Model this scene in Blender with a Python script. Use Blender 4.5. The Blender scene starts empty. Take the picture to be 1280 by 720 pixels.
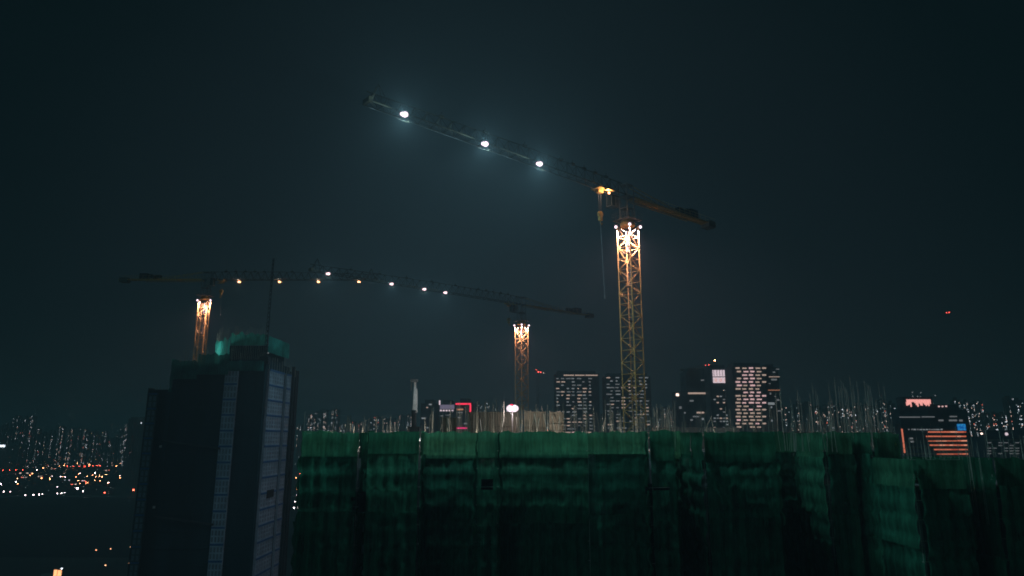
import bpy, math, random
from mathutils import Vector, noise, Matrix
R = math.radians
rnd = random.Random(7)
sc = bpy.context.scene
C = sc.collection

# ------------------------------------------------------------------ camera
F = 853.3                      # focal length in pixels of the 1280 wide photograph
PITCH = math.atan(187/853.3)
CH = 130.0                     # camera height above the ground
cam = bpy.data.cameras.new('camera'); cam.sensor_width = 36; cam.lens = 24; cam.clip_start = .5; cam.clip_end = 60000
camo = bpy.data.objects.new('camera', cam); C.objects.link(camo); sc.camera = camo
camo.location = (0, 0, CH); camo.rotation_euler = (R(90)+PITCH, 0, 0)
cp, sp = math.cos(PITCH), math.sin(PITCH)
def at(px, py, d):
    """world point seen at photo pixel px,py at forward distance d"""
    u = 360-py; up = u*cp+F*sp; fw = F*cp-u*sp
    return Vector(((px-640)/fw*d, d, CH+up/fw*d))
def on_ground(px, py, h=0.0, far=4200):
    """world point at pixel px,py that lies h above the ground"""
    u = 360-py; up = u*cp+F*sp; fw = F*cp-u*sp
    d = far if up >= -1e-3 else min(far, (CH-h)*fw/-up)
    return Vector(((px-640)/fw*d, d, 0))
GZ = 0.0

# ------------------------------------------------------------------ materials
M = {}
def nt(name):
    m = bpy.data.materials.new(name); m.use_nodes = True
    n = m.node_tree; n.nodes.clear()
    return m, n
def mat(name, col, rough=.7, metal=0., var=.25, scale=1.5, stretch=(1, 1, 1), spec=.3):
    m, n = nt(name); L = n.links; N = n.nodes
    out = N.new('ShaderNodeOutputMaterial'); b = N.new('ShaderNodeBsdfPrincipled')
    tc = N.new('ShaderNodeTexCoord'); mp = N.new('ShaderNodeMapping'); mp.inputs['Scale'].default_value = stretch
    no = N.new('ShaderNodeTexNoise'); no.inputs['Scale'].default_value = scale; no.inputs['Detail'].default_value = 6
    cr = N.new('ShaderNodeValToRGB')
    cr.color_ramp.elements[0].position = .3; cr.color_ramp.elements[1].position = .7
    cr.color_ramp.elements[0].color = (*[c*(1-var) for c in col], 1)
    cr.color_ramp.elements[1].color = (*[min(1, c*(1+var)) for c in col], 1)
    L.new(tc.outputs['Object'], mp.inputs['Vector']); L.new(mp.outputs[0], no.inputs['Vector']); L.new(no.outputs['Fac'], cr.inputs[0])
    L.new(cr.outputs[0], b.inputs['Base Color']); b.inputs['Roughness'].default_value = rough; b.inputs['Metallic'].default_value = metal
    b.inputs['Specular IOR Level'].default_value = spec
    L.new(b.outputs[0], out.inputs[0]); M[name] = m
    return m
def emit(name, col, s):
    m, n = nt(name); out = n.nodes.new('ShaderNodeOutputMaterial'); e = n.nodes.new('ShaderNodeEmission')
    e.inputs[0].default_value = (*col, 1); e.inputs[1].default_value = s
    n.links.new(e.outputs[0], out.inputs[0]); m.cycles.emission_sampling = 'NONE'; M[name] = m
    return m
def net_mat(name, col, trans=.5, holes=.0, patch=0.0):
    m, n = nt(name); L = n.links; N = n.nodes
    out = N.new('ShaderNodeOutputMaterial'); d = N.new('ShaderNodeBsdfDiffuse'); t = N.new('ShaderNodeBsdfTranslucent')
    tr = N.new('ShaderNodeBsdfTransparent'); mx = N.new('ShaderNodeMixShader'); mx2 = N.new('ShaderNodeMixShader')
    tc = N.new('ShaderNodeTexCoord'); mp = N.new('ShaderNodeMapping'); mp.inputs['Scale'].default_value = (2.6, 2.6, .16)
    no = N.new('ShaderNodeTexNoise'); no.inputs['Scale'].default_value = 1.5; no.inputs['Detail'].default_value = 8; no.inputs['Roughness'].default_value = .65
    n2 = N.new('ShaderNodeTexNoise'); n2.inputs['Scale'].default_value = .22; n2.inputs['Detail'].default_value = 4
    ml = N.new('ShaderNodeMath'); ml.operation = 'MULTIPLY'
    cr = N.new('ShaderNodeValToRGB'); cr.color_ramp.elements[0].position = .12; cr.color_ramp.elements[1].position = .45
    cr.color_ramp.elements[0].color = (*[c*.35 for c in col], 1); cr.color_ramp.elements[1].color = (*[min(1, c*1.5) for c in col], 1)
    L.new(tc.outputs['Object'], mp.inputs[0]); L.new(mp.outputs[0], no.inputs['Vector']); L.new(tc.outputs['Object'], n2.inputs['Vector'])
    L.new(no.outputs['Fac'], ml.inputs[0]); L.new(n2.outputs['Fac'], ml.inputs[1]); L.new(ml.outputs[0], cr.inputs[0])
    L.new(cr.outputs[0], d.inputs[0]); L.new(cr.outputs[0], t.inputs[0])
    mx.inputs[0].default_value = trans; L.new(d.outputs[0], mx.inputs[1]); L.new(t.outputs[0], mx.inputs[2])
    mx2.inputs[0].default_value = holes
    if patch:
        n3 = N.new('ShaderNodeTexNoise'); n3.inputs['Scale'].default_value = .8; n3.inputs['Detail'].default_value = 5
        m3 = N.new('ShaderNodeMapping'); m3.inputs['Scale'].default_value = (1.3, 1.3, .5)
        r3 = N.new('ShaderNodeMapRange'); r3.inputs[1].default_value = .42; r3.inputs[2].default_value = .68; r3.inputs[3].default_value = .02; r3.inputs[4].default_value = patch
        L.new(tc.outputs['Object'], m3.inputs[0]); L.new(m3.outputs[0], n3.inputs['Vector']); L.new(n3.outputs['Fac'], r3.inputs[0]); L.new(r3.outputs[0], mx2.inputs[0])
    L.new(mx.outputs[0], mx2.inputs[1]); L.new(tr.outputs[0], mx2.inputs[2])
    L.new(mx2.outputs[0], out.inputs[0]); M[name] = m
    return m
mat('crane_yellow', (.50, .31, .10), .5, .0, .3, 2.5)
mat('jib_silhouette', (.028, .024, .015), .8, .0, .4, 1.5, (1, 1, 1), .05)  # near-black instead of yellow, so the jib's unlit look is in the colour
mat('crane_grey', (.16, .17, .18), .5, .2)
mat('dark_steel', (.02, .026, .03), .7, .0, .3, 1, (1, 1, 1), .1)
mat('rope', (.22, .23, .24), .6, .0, .2, 1, (1, 1, 1), .1)
mat('ballast', (.14, .14, .13), .9)
mat('cab_glass', (.03, .05, .06), .1, 0, .1, 1, (1, 1, 1), .5)
mat('concrete', (.24, .24, .23), .9, 0, .25, .6)
mat('concrete_dark', (.09, .1, .1), .9, 0, .3, .3)
mat('formwork', (.34, .29, .23), .8, 0, .35, 3, (4, 4, .3))
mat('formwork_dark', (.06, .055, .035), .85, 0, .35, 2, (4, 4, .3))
mat('bamboo', (.36, .35, .29), .6, 0, .4, .5)
mat('rebar', (.16, .12, .09), .7, .3, .4, .5)
mat('panel', (.21, .29, .36), .5, 0, .25, .5)
mat('spandrel', (.02, .09, .21), .5, 0, .2)
mat('window_dark', (.11, .15, .19), .3, 0, .2, .3, (1, 1, 1), .4)
mat('tower_dark', (.008, .024, .032), .9, 0, .45, .15, (1, 1, .25), .03)
mat('office_wall', (.10, .14, .17), .6, 0, .3, .1, (1, 1, 1), .08)
mat('far_wall', (.16, .16, .16), .8, 0, .3, .02)
mat('far_wall_warm', (.13, .10, .09), .8, 0, .3, .02)
mat('far_wall_cool', (.06, .08, .09), .8, 0, .3, .02)
mat('asphalt', (.045, .047, .05), .9, 0, .4, .01)
mat('opening_shade', (.01, .01, .012), .9)
mat('white_pipe', (.7, .72, .74), .5)
mat('pole_grey', (.2, .2, .2), .6)
net_mat('net_green', (.028, .155, .082)); net_mat('net_green_deep', (.018, .115, .062)); net_mat('net_green_pale', (.045, .19, .10))
for _n, _c in (('net_low_green', (.032, .20, .115)), ('net_low_deep', (.022, .15, .088)), ('net_low_pale', (.042, .22, .12))): net_mat(_n, _c, .45, 0, .2)
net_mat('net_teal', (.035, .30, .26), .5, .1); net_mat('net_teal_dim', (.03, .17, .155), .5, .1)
emit('lamp_white', (1, .76, .86), 2.4); emit('lamp_soft', (1, .68, .72), 2.2); emit('lamp_orange', (1, .42, .18), 7)
emit('balloon', (1, .80, .88), 1.6); emit('red_neon', (1, .035, .09), 1.5); emit('magenta_neon', (.95, .02, .2), 1.1)
emit('win_white', (.72, .80, .84), .30); emit('win_warm', (1, .72, .58), .52); emit('win_orange', (1, .40, .22), .62)
emit('win_dim', (.7, .75, .78), .2); emit('win_pink', (1, .62, .62), .85)
emit('far_white', (.85, .92, 1), 3.2); emit('far_warm', (1, .72, .6), 2.8); emit('far_dim', (.7, .85, .9), 1.1); emit('far_red', (1, .2, .12), 3.4)
emit('street_white', (1, .78, .82), 34); emit('street_orange', (1, .38, .16), 45); emit('street_red', (1, .1, .06), 36); emit('street_dim', (.8, .9, 1), 6)
emit('quay_warm', (1, .48, .25), 5)
emit('crown_pink', (1, .40, .36), 1.15); emit('sign_white', (1, .80, .88), .85); emit('screen_blue', (.01, .17, .55), .8); emit('band_orange', (1, .24, .13), .72)
_n = M['screen_blue'].node_tree; _t = _n.nodes.new('ShaderNodeTexNoise'); _t.inputs['Scale'].default_value = .7; _r = _n.nodes.new('ShaderNodeValToRGB'); _r.color_ramp.elements[0].position = .4; _r.color_ramp.elements[1].position = .65
_r.color_ramp.elements[0].color = (.004, .10, .42, 1); _r.color_ramp.elements[1].color = (.03, .35, .75, 1); _c = _n.nodes.new('ShaderNodeTexCoord'); _n.links.new(_c.outputs['Object'], _t.inputs['Vector']); _n.links.new(_t.outputs['Fac'], _r.inputs[0]); _n.links.new(_r.outputs[0], [x for x in _n.nodes if x.type == 'EMISSION'][0].inputs[0])
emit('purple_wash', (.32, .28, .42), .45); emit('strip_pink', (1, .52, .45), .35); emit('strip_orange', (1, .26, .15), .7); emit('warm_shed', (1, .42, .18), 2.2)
emit('band_pale', (1, .36, .22), .95); emit('band_deep', (1, .17, .09), .5)
emit('red_beacon', (1, .1, .08), 6)

# ------------------------------------------------------------------ mesh builder
class MB:
    def __init__(s): s.v = []; s.f = []; s.m = []; s.k = 0
    def quad(s, pts, k=None):
        i = len(s.v); s.v += [tuple(p) for p in pts]; s.f.append(tuple(range(i, i+len(pts)))); s.m.append(s.k if k is None else k)
    def box(s, c, d, rz=0., k=None):
        cx, cy, cz = c; a, b, h = d[0]/2, d[1]/2, d[2]/2; i = len(s.v); co, si = math.cos(rz), math.sin(rz)
        for z in (-h, h):
            for x, y in ((-a, -b), (a, -b), (a, b), (-a, b)):
                s.v.append((cx+x*co-y*si, cy+x*si+y*co, cz+z))
        for f in ((0, 3, 2, 1), (4, 5, 6, 7), (0, 1, 5, 4), (1, 2, 6, 5), (2, 3, 7, 6), (3, 0, 4, 7)):
            s.f.append(tuple(i+q for q in f)); s.m.append(s.k if k is None else k)
        return s
    def bb(s, x0, x1, y0, y1, z0, z1, k=None): return s.box(((x0+x1)/2, (y0+y1)/2, (z0+z1)/2), (x1-x0, y1-y0, z1-z0), 0, k)
    def bar(s, a, b, w, n=4, w2=None, k=None):
        a = Vector(a); b = Vector(b); d = b-a
        if d.length < 1e-6: return s
        q = d.to_track_quat('Z', 'Y'); i = len(s.v); w2 = w if w2 is None else w2
        for p, r in ((a, w), (b, w2)):
            for j in range(n):
                t = math.tau*(j+.5)/n
                s.v.append(tuple(p+q @ Vector((math.cos(t)*r*.7, math.sin(t)*r*.7, 0))))
        for j in range(n):
            s.f.append((i+j, i+(j+1) % n, i+n+(j+1) % n, i+n+j)); s.m.append(s.k if k is None else k)
        s.f.append(tuple(i+n-1-j for j in range(n))); s.m.append(s.k if k is None else k)
        s.f.append(tuple(i+n+j for j in range(n))); s.m.append(s.k if k is None else k)
        return s
    def ball(s, c, r, n=12, k=None, sz=1.0):
        i = len(s.v); c = Vector(c); rings = n//2
        for a in range(1, rings):
            th = math.pi*a/rings
            for b in range(n):
                ph = math.tau*b/n
                s.v.append(tuple(c+Vector((math.sin(th)*math.cos(ph), math.sin(th)*math.sin(ph), math.cos(th)*sz))*r))
        s.v.append(tuple(c+Vector((0, 0, r*sz)))); s.v.append(tuple(c-Vector((0, 0, r*sz)))); T = len(s.v)-2; B = T+1
        kk = s.k if k is None else k
        for a in range(rings-2):
            for b in range(n):
                s.f.append((i+a*n+b, i+(a+1)*n+b, i+(a+1)*n+(b+1) % n, i+a*n+(b+1) % n)); s.m.append(kk)
        for b in range(n):
            s.f.append((T, i+b, i+(b+1) % n)); s.m.append(kk)
            s.f.append((B, i+(rings-2)*n+(b+1) % n, i+(rings-2)*n+b)); s.m.append(kk)
        return s
    def build(s, name, mats, parent=None, origin=None):
        if not isinstance(mats, (list, tuple)): mats = [mats]
        o0 = Vector(origin) if origin is not None else Vector((0, 0, 0))
        me = bpy.data.meshes.new(name)
        me.from_pydata([tuple(Vector(v)-o0) for v in s.v], [], s.f)
        for x in mats: me.materials.append(M[x])
        me.polygons.foreach_set('material_index', s.m); me.update()
        o = bpy.data.objects.new(name, me); C.objects.link(o)
        if parent is not None:
            o.parent = parent; o.location = o0-parent_world(parent)
        else: o.location = o0
        return o
def parent_world(p):
    v = Vector(p.location)
    while p.parent: p = p.parent; v = v+Vector(p.location)
    return v
def tag(o, label=None, cat=None, group=None, kind=None):
    if label: o['label'] = label
    if cat: o['category'] = cat
    if group: o['group'] = group
    if kind: o['kind'] = kind
    return o
def empty(name, loc, label, cat, group=None):
    o = bpy.data.objects.new(name, None); C.objects.link(o); o.location = loc; o.empty_display_size = 1
    return tag(o, label, cat, group)
ORD = ['leftmost', 'second', 'third', 'fourth', 'fifth', 'sixth', 'seventh', 'eighth', 'ninth', 'tenth', 'eleventh', 'twelfth', 'thirteenth', 'fourteenth', 'fifteenth', 'sixteenth', 'seventeenth', 'eighteenth', 'nineteenth', 'twentieth']
for t in ('twenty', 'thirty', 'forty', 'fifty', 'sixty'):
    if t != 'twenty': ORD.append({'thirty': 'thirtieth', 'forty': 'fortieth', 'fifty': 'fiftieth', 'sixty': 'sixtieth'}[t])
    for q in ('first', 'second', 'third', 'fourth', 'fifth', 'sixth', 'seventh', 'eighth', 'ninth'): ORD.append(t+'-'+q)
def ordl(i): return 'leftmost' if i == 0 else ORD[i]+' from the left'

def light(parent, loc, power, col, r=.15, spot=None, aim=(0, 0, -1)):
    l = bpy.data.lights.new('bulb', 'SPOT' if spot else 'POINT'); l.energy = power; l.color = col; l.shadow_soft_size = r
    if spot: l.spot_size = R(spot); l.spot_blend = 1.0 if spot < 150 else .6
    o = bpy.data.objects.new('bulb', l); C.objects.link(o)
    if spot: o.rotation_euler = Vector(aim).to_track_quat('-Z', 'Y').to_euler()
    o.parent = parent; o.location = Vector(loc)-parent_world(parent)
    return o

# ------------------------------------------------------------------ tower cranes
def lattice_face(mb, p0, p1, q0, q1, n, w, flip=0):
    """zigzag between chord p0-p1 and chord q0-q1"""
    for i in range(n):
        a = Vector(p0).lerp(p1, i/n); b = Vector(q0).lerp(q1, i/n); a2 = Vector(p0).lerp(p1, (i+1)/n); b2 = Vector(q0).lerp(q1, (i+1)/n)
        mb.bar(a, b, w*.8)
        if (i+flip) % 2 == 0: mb.bar(a, b2, w)
        else: mb.bar(b, a2, w)
def crane(x, y, z0, ztop, zj, az, Lj, Lc, label, lamps, lamp_r, lamp_mat, lamp_pow, lamp_col, top_lamps, top_pow, hook_t, hook_z, sling_z, W=2.5, rise=0.0, rot=45, sweep=None):
    root = empty('tower_crane', (x, y, z0), label, 'tower crane', 'tower cranes over the building site')
    # mast
    mb = MB(); h = W/2; a0 = R(rot)
    cs = [Vector((x+math.cos(a0+R(45)+i*math.pi/2)*h*1.414, y+math.sin(a0+R(45)+i*math.pi/2)*h*1.414, 0)) for i in range(4)]
    n = int((ztop-z0)/1.9)
    for c in cs: mb.bar((c.x, c.y, z0), (c.x, c.y, ztop), .15)
    for i in range(4):
        p, q = cs[i], cs[(i+1) % 4]
        lattice_face(mb, (p.x, p.y, z0), Vector((p.x, p.y, ztop)), (q.x, q.y, z0), Vector((q.x, q.y, ztop)), n, .075, i)
    mb.build('mast', 'crane_yellow', root, (x, y, z0))
    lb = MB()
    for s in (-.2, .2): lb.bar((x+s, y+.4, z0), (x+s, y+.4, ztop), .035)
    nz = int((ztop-z0)/.6)
    for i in range(nz): lb.bar((x-.2, y+.4, z0+i*.6), (x+.2, y+.4, z0+i*.6), .025)
    for i in range(int((ztop-z0)/5.7)):
        lb.box((x, y+.1, z0+3+i*5.7), (W*.75, W*.4, .05), a0)
    lb.build('ladder', 'crane_grey', root, (x, y, z0))
    # slewing unit
    d = Vector((math.sin(R(az)), math.cos(R(az)), 0)); s_ = Vector((d.y, -d.x, 0)); P = Vector((x, y, 0)); rz = math.atan2(d.y, d.x)
    mb = MB(); mb.bar((x, y, ztop), (x, y, ztop+.5), W*.72, 20); mb.bar((x, y, ztop+.5), (x, y, ztop+.95), W*.62, 20); mb.build('turntable', 'crane_yellow', root, (x, y, ztop))
    mb = MB(); t0 = ztop+.95
    for sx in (-1, 1):
        for sy in (-1, 1):
            mb.bar(P+d*sx*.9+s_*sy*.8+Vector((0, 0, t0)), P+d*sx*.9+s_*sy*.8+Vector((0, 0, zj+2.2)), .16)
    for z in (t0+.2, (t0+zj)/2, zj, zj+2.1):
        mb.box((x, y, z), (2.0, 1.8, .14), rz)
    for sy in (-1, 1):
        mb.bar(P-d*.9+s_*sy*.8+Vector((0, 0, t0)), P+d*.9+s_*sy*.8+Vector((0, 0, zj)), .08)
        mb.bar(P+d*.9+s_*sy*.8+Vector((0, 0, t0)), P-d*.9+s_*sy*.8+Vector((0, 0, zj)), .08)
    mb.build('slewing_head', 'crane_grey', root, (x, y, t0))
    # service platform with rail
    mb = MB(); mb.box((x, y, ztop+1.0), (3.6, 3.6, .08), rz)
    cr = [P+d*i*1.8+s_*j*1.8+Vector((0, 0, ztop+1.04)) for i, j in ((-1, -1), (1, -1), (1, 1), (-1, 1))]
    for i in range(4):
        for k in range(4):
            p = cr[i].lerp(cr[(i+1) % 4], k/4); mb.bar(p, p+Vector((0, 0, 1.1)), .03)
        for zz in (.55, 1.1): mb.bar(cr[i]+Vector((0, 0, zz)), cr[(i+1) % 4]+Vector((0, 0, zz)), .03)
    mb.build('platform', 'crane_grey', root, (x, y, ztop))
    # operator cab, on the side of the head facing the jib
    cc = P-d*1.9+s_*-1.5+Vector((0, 0, (t0+zj)/2+.3))
    mb = MB(); mb.box(cc, (1.9, 1.3, .12), rz); mb.box(cc+Vector((0, 0, 2.1)), (2.0, 1.35, .12), rz)
    for i in (-1, 1):
        for j in (-1, 1): mb.bar(cc+d*i*.85+s_*j*.55, cc+d*i*.85+s_*j*.55+Vector((0, 0, 2.1)), .07)
    mb.box(cc+d*.5+Vector((0, 0, 1.05)), (.85, 1.2, 2.0), rz)
    cab = mb.build('operator_cab', 'crane_grey', root, cc)
    gl = MB(); gl.box(cc-d*.42+Vector((0, 0, 1.05)), (.85, 1.12, 1.9), rz); gl.build('windscreen', 'cab_glass', cab, cc)
    # jib (bottom chords follow a slight upward slope)
    sl = math.tan(R(rise)); H = 2.2; Bw = .8
    def J(t, side=0, up=0): return P-d*t+s_*side+Vector((0, 0, zj+t*sl+up))
    mb = MB(); nj = int(Lj/2.0)
    for sd in (-Bw, Bw): mb.bar(J(1, sd), J(Lj, sd), .12)
    hh = lambda t: H if t < Lj*.45 else H-(.7*(t/Lj-.45)/.55)
    for i in range(nj):
        ta, tb = 1+(Lj-1)*i/nj, 1+(Lj-1)*(i+1)/nj; tm = (ta+tb)/2
        mb.bar(J(ta, 0, hh(ta)), J(tb, 0, hh(tb)), .12)
        for sd in (-Bw, Bw):
            mb.bar(J(ta, sd), J(tm, 0, hh(tm)), .07); mb.bar(J(tm, 0, hh(tm)), J(tb, sd), .07)
        mb.bar(J(ta, -Bw), J(ta, Bw), .06)
        mb.bar(J(ta, -Bw), J(tb, Bw), .05)
    # upstand frames: tip frame and splice lugs on the top chord
    for t in (Lj-.3, Lj-3.0):
        mb.bar(J(t, -Bw), J(Lj-1.6, 0, 3.1), .08); mb.bar(J(t, Bw), J(Lj-1.6, 0, 3.1), .08)
    mb.bar(J(Lj, -Bw), J(Lj, Bw), .12); mb.box(J(Lj-.2, 0, .3), (.5, 1.6, .6), rz)
    k = 5
    while k < Lj-4:
        mb.bar(J(k, 0, hh(k)), J(k, 0, hh(k)+.75), .09); mb.box(J(k, 0, hh(k)+.1), (.7, .35, .35), rz); k += 2.6 if k < 14 else 7.5
    mb.build('jib', 'jib_silhouette', root, J(0))
    mb = MB()
    for sd in (-.25, .25): mb.bar(J(1, sd, .35), J(Lj-.5, sd, .3), .022)
    mb.bar(J(4, 0, -.55), J(Lj-.5, 0, -.55), .028)
    mb.build('trolley_rope', 'rope', root, J(0))
    # counter jib
    def K(t, side=0, up=0): return P+d*t+s_*side+Vector((0, 0, zj+up))
    mb = MB()
    for sd in (-.75, .75):
        mb.bar(K(1, sd), K(Lc, sd), .2); mb.bar(K(1, sd, -.35), K(Lc*.72, sd, -.35), .12)
        for q in range(int(Lc/1.6)):
            mb.bar(K(1+q*1.6, sd, 0), K(1+q*1.6, sd, 1.1), .035)
        mb.bar(K(1, sd, 1.1), K(Lc, sd, 1.1), .035); mb.bar(K(1, sd, .55), K(Lc, sd, .55), .03)
        mb.bar(K(.6, sd*.5, 2.2), K(Lc*.55, sd, .1), .1)
    for q in range(int(Lc/1.2)): mb.bar(K(1+q*1.2, -.75), K(1+q*1.2, .75), .08)
    mb.box(K((Lc+1)/2, 0, .06), (Lc-1, 1.35, .05), rz)
    mb.build('counter_jib', 'crane_yellow', root, K(0))
    mb = MB()
    mb.box(K(Lc-6.6, 0, .9), (2.2, 1.5, 1.5), rz); mb.bar(K(Lc-8.7, -.7, .9), K(Lc-8.7, .7, .9), .75, 16)
    mb.box(K(Lc-10.4, 0, .7), (1.2, 1.2, 1.1), rz)
    mb.build('hoist_winch', 'dark_steel', root, K(Lc-7))
    for q in range(4):
        mb = MB(); mb.box(K(Lc-.5-q*.55, 0, -.1), (.46, 1.9, 1.25), rz); mb.build('counterweight', 'ballast', root, K(Lc-.7-q*.72))
    # trolley, hook and ropes
    tr = J(hook_t, 0, -.35); mb = MB()
    mb.box(tr, (2.0, 1.9, .12), rz)
    for i in (-1, 1):
        for j in (-1, 1): mb.bar(tr+d*i*.8+s_*j*.95+Vector((0, 0, -.05)), tr+d*i*.8+s_*j*.95+Vector((0, 0, .5)), .14)
    mb.box(tr+Vector((0, 0, -.35)), (1.1, .7, .5), rz)
    mb.box(tr+d*1.0+s_*1.3+Vector((0, 0, -.3)), (1.5, .8, .08), rz)
    tro = mb.build('trolley', 'crane_yellow', root, tr)
    if W == 2.5 and Lj < 55:
        tp = tr+d*.9+s_*1.25+Vector((0, 0, -.75)); MB().ball(tp, .2, 10).build('trolley_lamp', 'lamp_orange', tro, tp); light(tro, tp+Vector((-.3, -.4, -.1)), 420, (1, .62, .42), .15)
    hz = Vector((tr.x, tr.y, hook_z)); mb = MB()
    for i in (-.3, .3): mb.bar(tr+d*i, hz+d*i*.6+Vector((0, 0, .6)), .03)
    mb.build('hoist_rope', 'rope', root, tr)
    mb = MB(); mb.bar(hz+s_*-.22+Vector((0, 0, .5)), hz+s_*.22+Vector((0, 0, .5)), .72, 14); mb.box(hz+Vector((0, 0, -.1)), (.5, .5, .9), rz)
    mb.bar(hz+Vector((0, 0, -.5)), hz+Vector((.0, 0, -1.0)), .12); mb.bar(hz+Vector((0, 0, -1.0)), hz+d*.3+Vector((0, 0, -1.25)), .1); mb.bar(hz+d*.3+Vector((0, 0, -1.25)), hz+d*.4+Vector((0, 0, -.9)), .08)
    mb.build('hook_block', 'crane_yellow', root, hz)
    mb = MB(); mb.bar(hz+Vector((0, 0, -1.0)), (hz.x+.35, hz.y, sling_z), .035); mb.bar((hz.x+.35, hz.y, sling_z+.5), (hz.x+.35, hz.y, sling_z), .08, 8); mb.build('sling', 'rope', root, hz)
    # flood lamps below the jib
    for t in lamps:
        sd = 1.0; p = J(t, sd, -.3); fl = MB()
        fl.box(p+Vector((0, 0, .28)), (lamp_r*2.0, lamp_r*1.3, .22), rz); fl.bar(p+Vector((0, 0, .3)), J(t, -Bw, .1), .07)
        fo = fl.build('floodlight', 'crane_grey', root, p)
        fl = MB(); fl.bar(p-d*1.1+Vector((0, 0, -.95)), p+d*1.1+Vector((0, 0, -.95)), .03); fl.bar(p+d*.6+Vector((0, 0, .2)), p+d*.6+Vector((0, 0, -.95)), .012); fl.build('streak_bar', 'jib_silhouette', fo, p)  # added bar that catches lamp light as a streak below each lamp
        MB().ball(p+d*.12, lamp_r*1.08, 14, None, .85).ball(p-d*lamp_r*.7+Vector((0, 0, -.06)), lamp_r*.75, 12, None, .8).build('lens', lamp_mat, fo, p)
        light(fo, p+Vector((0, 0, -.35-lamp_r*.3)), lamp_pow, lamp_col, .2, 165); light(fo, p+Vector((0, -.55, -.2)), lamp_pow*1.8, lamp_col, .2, 168, (.1, -1, -.25))
    for (dx, dy) in top_lamps:
        p = Vector((x+dx, y+dy, ztop-.25)); fl = MB()
        fl.box(p+Vector((0, 0, .32)), (.55, .4, .16)); fl.bar(p+Vector((0, 0, .3)), Vector((x+dx*.75, y+dy*.75, ztop)), .07)
        fo = fl.build('floodlight', 'crane_grey', root, p)
        MB().ball(p, .24, 14).build('lens', 'lamp_white', fo, p)
        inn = Vector((x-p.x, y-p.y, 0))
        light(fo, p+Vector((-dx*.12, -dy*.12, -.42)), top_pow*1.5, (1, .60, .66), .2, 120, (inn.x*.33, inn.y*.33, -1))
    return root
D1 = 2.5*.707*1.16
crane(19.45, 110, CH-1.5, CH+34.7, CH+39.9, 50, 49.2, 25.0, 'largest yellow tower crane with brightly lit mast top, jib rising to the upper left', [44.3, 31.2, 20.9], .38, 'lamp_white', 8600, (.48, .86, 1), [(-D1, -.5), (D1, -.5), (0, -D1)], 16000, 6.7, CH+34.9, CH+21.5, 2.5, 1.2, 45)
crane(2.7, 190, GZ, CH+31.0, CH+36.8, 50, 63, 29, 'middle tower crane with lit mast top behind the green netted building', [59.1, 42.6, 33.2, 26.8], .36, 'lamp_soft', 2200, (.5, .86, 1), [(-D1, -.5), (D1, -.5), (0, -D1)], 9500, 4.7, CH+31.5, CH+20, 2.5, 0, 45)
crane(-82.6, 180, GZ, CH+36.2, CH+41.7, 270, 46, 23.5, 'left tower crane standing behind the dark tower with its jib reaching right', [8.5, 19.4, 30, 41], .26, 'lamp_orange', 500, (1, .7, .5), [(-D1*.85, -.5), (D1*.85, -.5)], 8500, 4.2, CH+38.0, CH+32, 2.2, 0, 45)

# ------------------------------------------------------------------ near building wrapped in green netting
DECK = CH-1.5
def X(px, d): return at(px, 547, d).x
# (left pixel, right pixel, front distance, net top pixel row)
bays = [(380, 448, 71, 540), (448, 462, 75, 541), (462, 524, 71.6, 540), (524, 598, 74, 540), (598, 621, 72.4, 540), (621, 735, 74, 540), (735, 812, 73, 540),
        (812, 840, 71.4, 540), (840, 880, 82, 540), (880, 965, 72, 540), (965, 1030, 84, 541), (1030, 1062, 76, 541), (1062, 1090, 85, 541), (1090, 1122, 74, 541),
        (1122, 1140, 80, 572), (1140, 1197, 66, 574), (1197, 1238, 76, 574), (1238, 1345, 66.5, 573)]
site = empty('building_under_construction', (15, 90, GZ), 'huge near building under construction wrapped in green netting with bamboo scaffolding', 'building')
sh = MB(); sh2 = []
B = []
for i, (a, b, d, row) in enumerate(bays):
    x0, x1 = X(a, d), X(b, d); B.append([x0, x1, d, at(640, row, d).z])
for i in range(1, len(B)): # shared boundaries take the nearer bay's edge
    l, r = B[i-1], B[i]
    xm = l[1] if l[2] < r[2] else r[0]; l[1] = xm; r[0] = xm
for i, (x0, x1, d, zt) in enumerate(B):
    il = .8 if (i == 0 or B[i-1][2] > d) else 0; ir = .8 if (i == len(B)-1 or B[i+1][2] > d) else 0
    ztop = DECK if zt > CH-.5 else CH-4.6
    x0s, x1s = x0+il, x1-ir
    sh.bb(x0s, x1s, d+1.5, 126, GZ, ztop)
    nfl = 9
    for k in range(nfl):            # slab edges
        zz = ztop-.25-k*3.0
        sh.bb(x0s+.05, x1s-.05, d+1.3, d+1.5, zz-.14, zz+.14)
sh.build('concrete_frame', 'concrete_dark', site, (15, 90, GZ))
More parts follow.
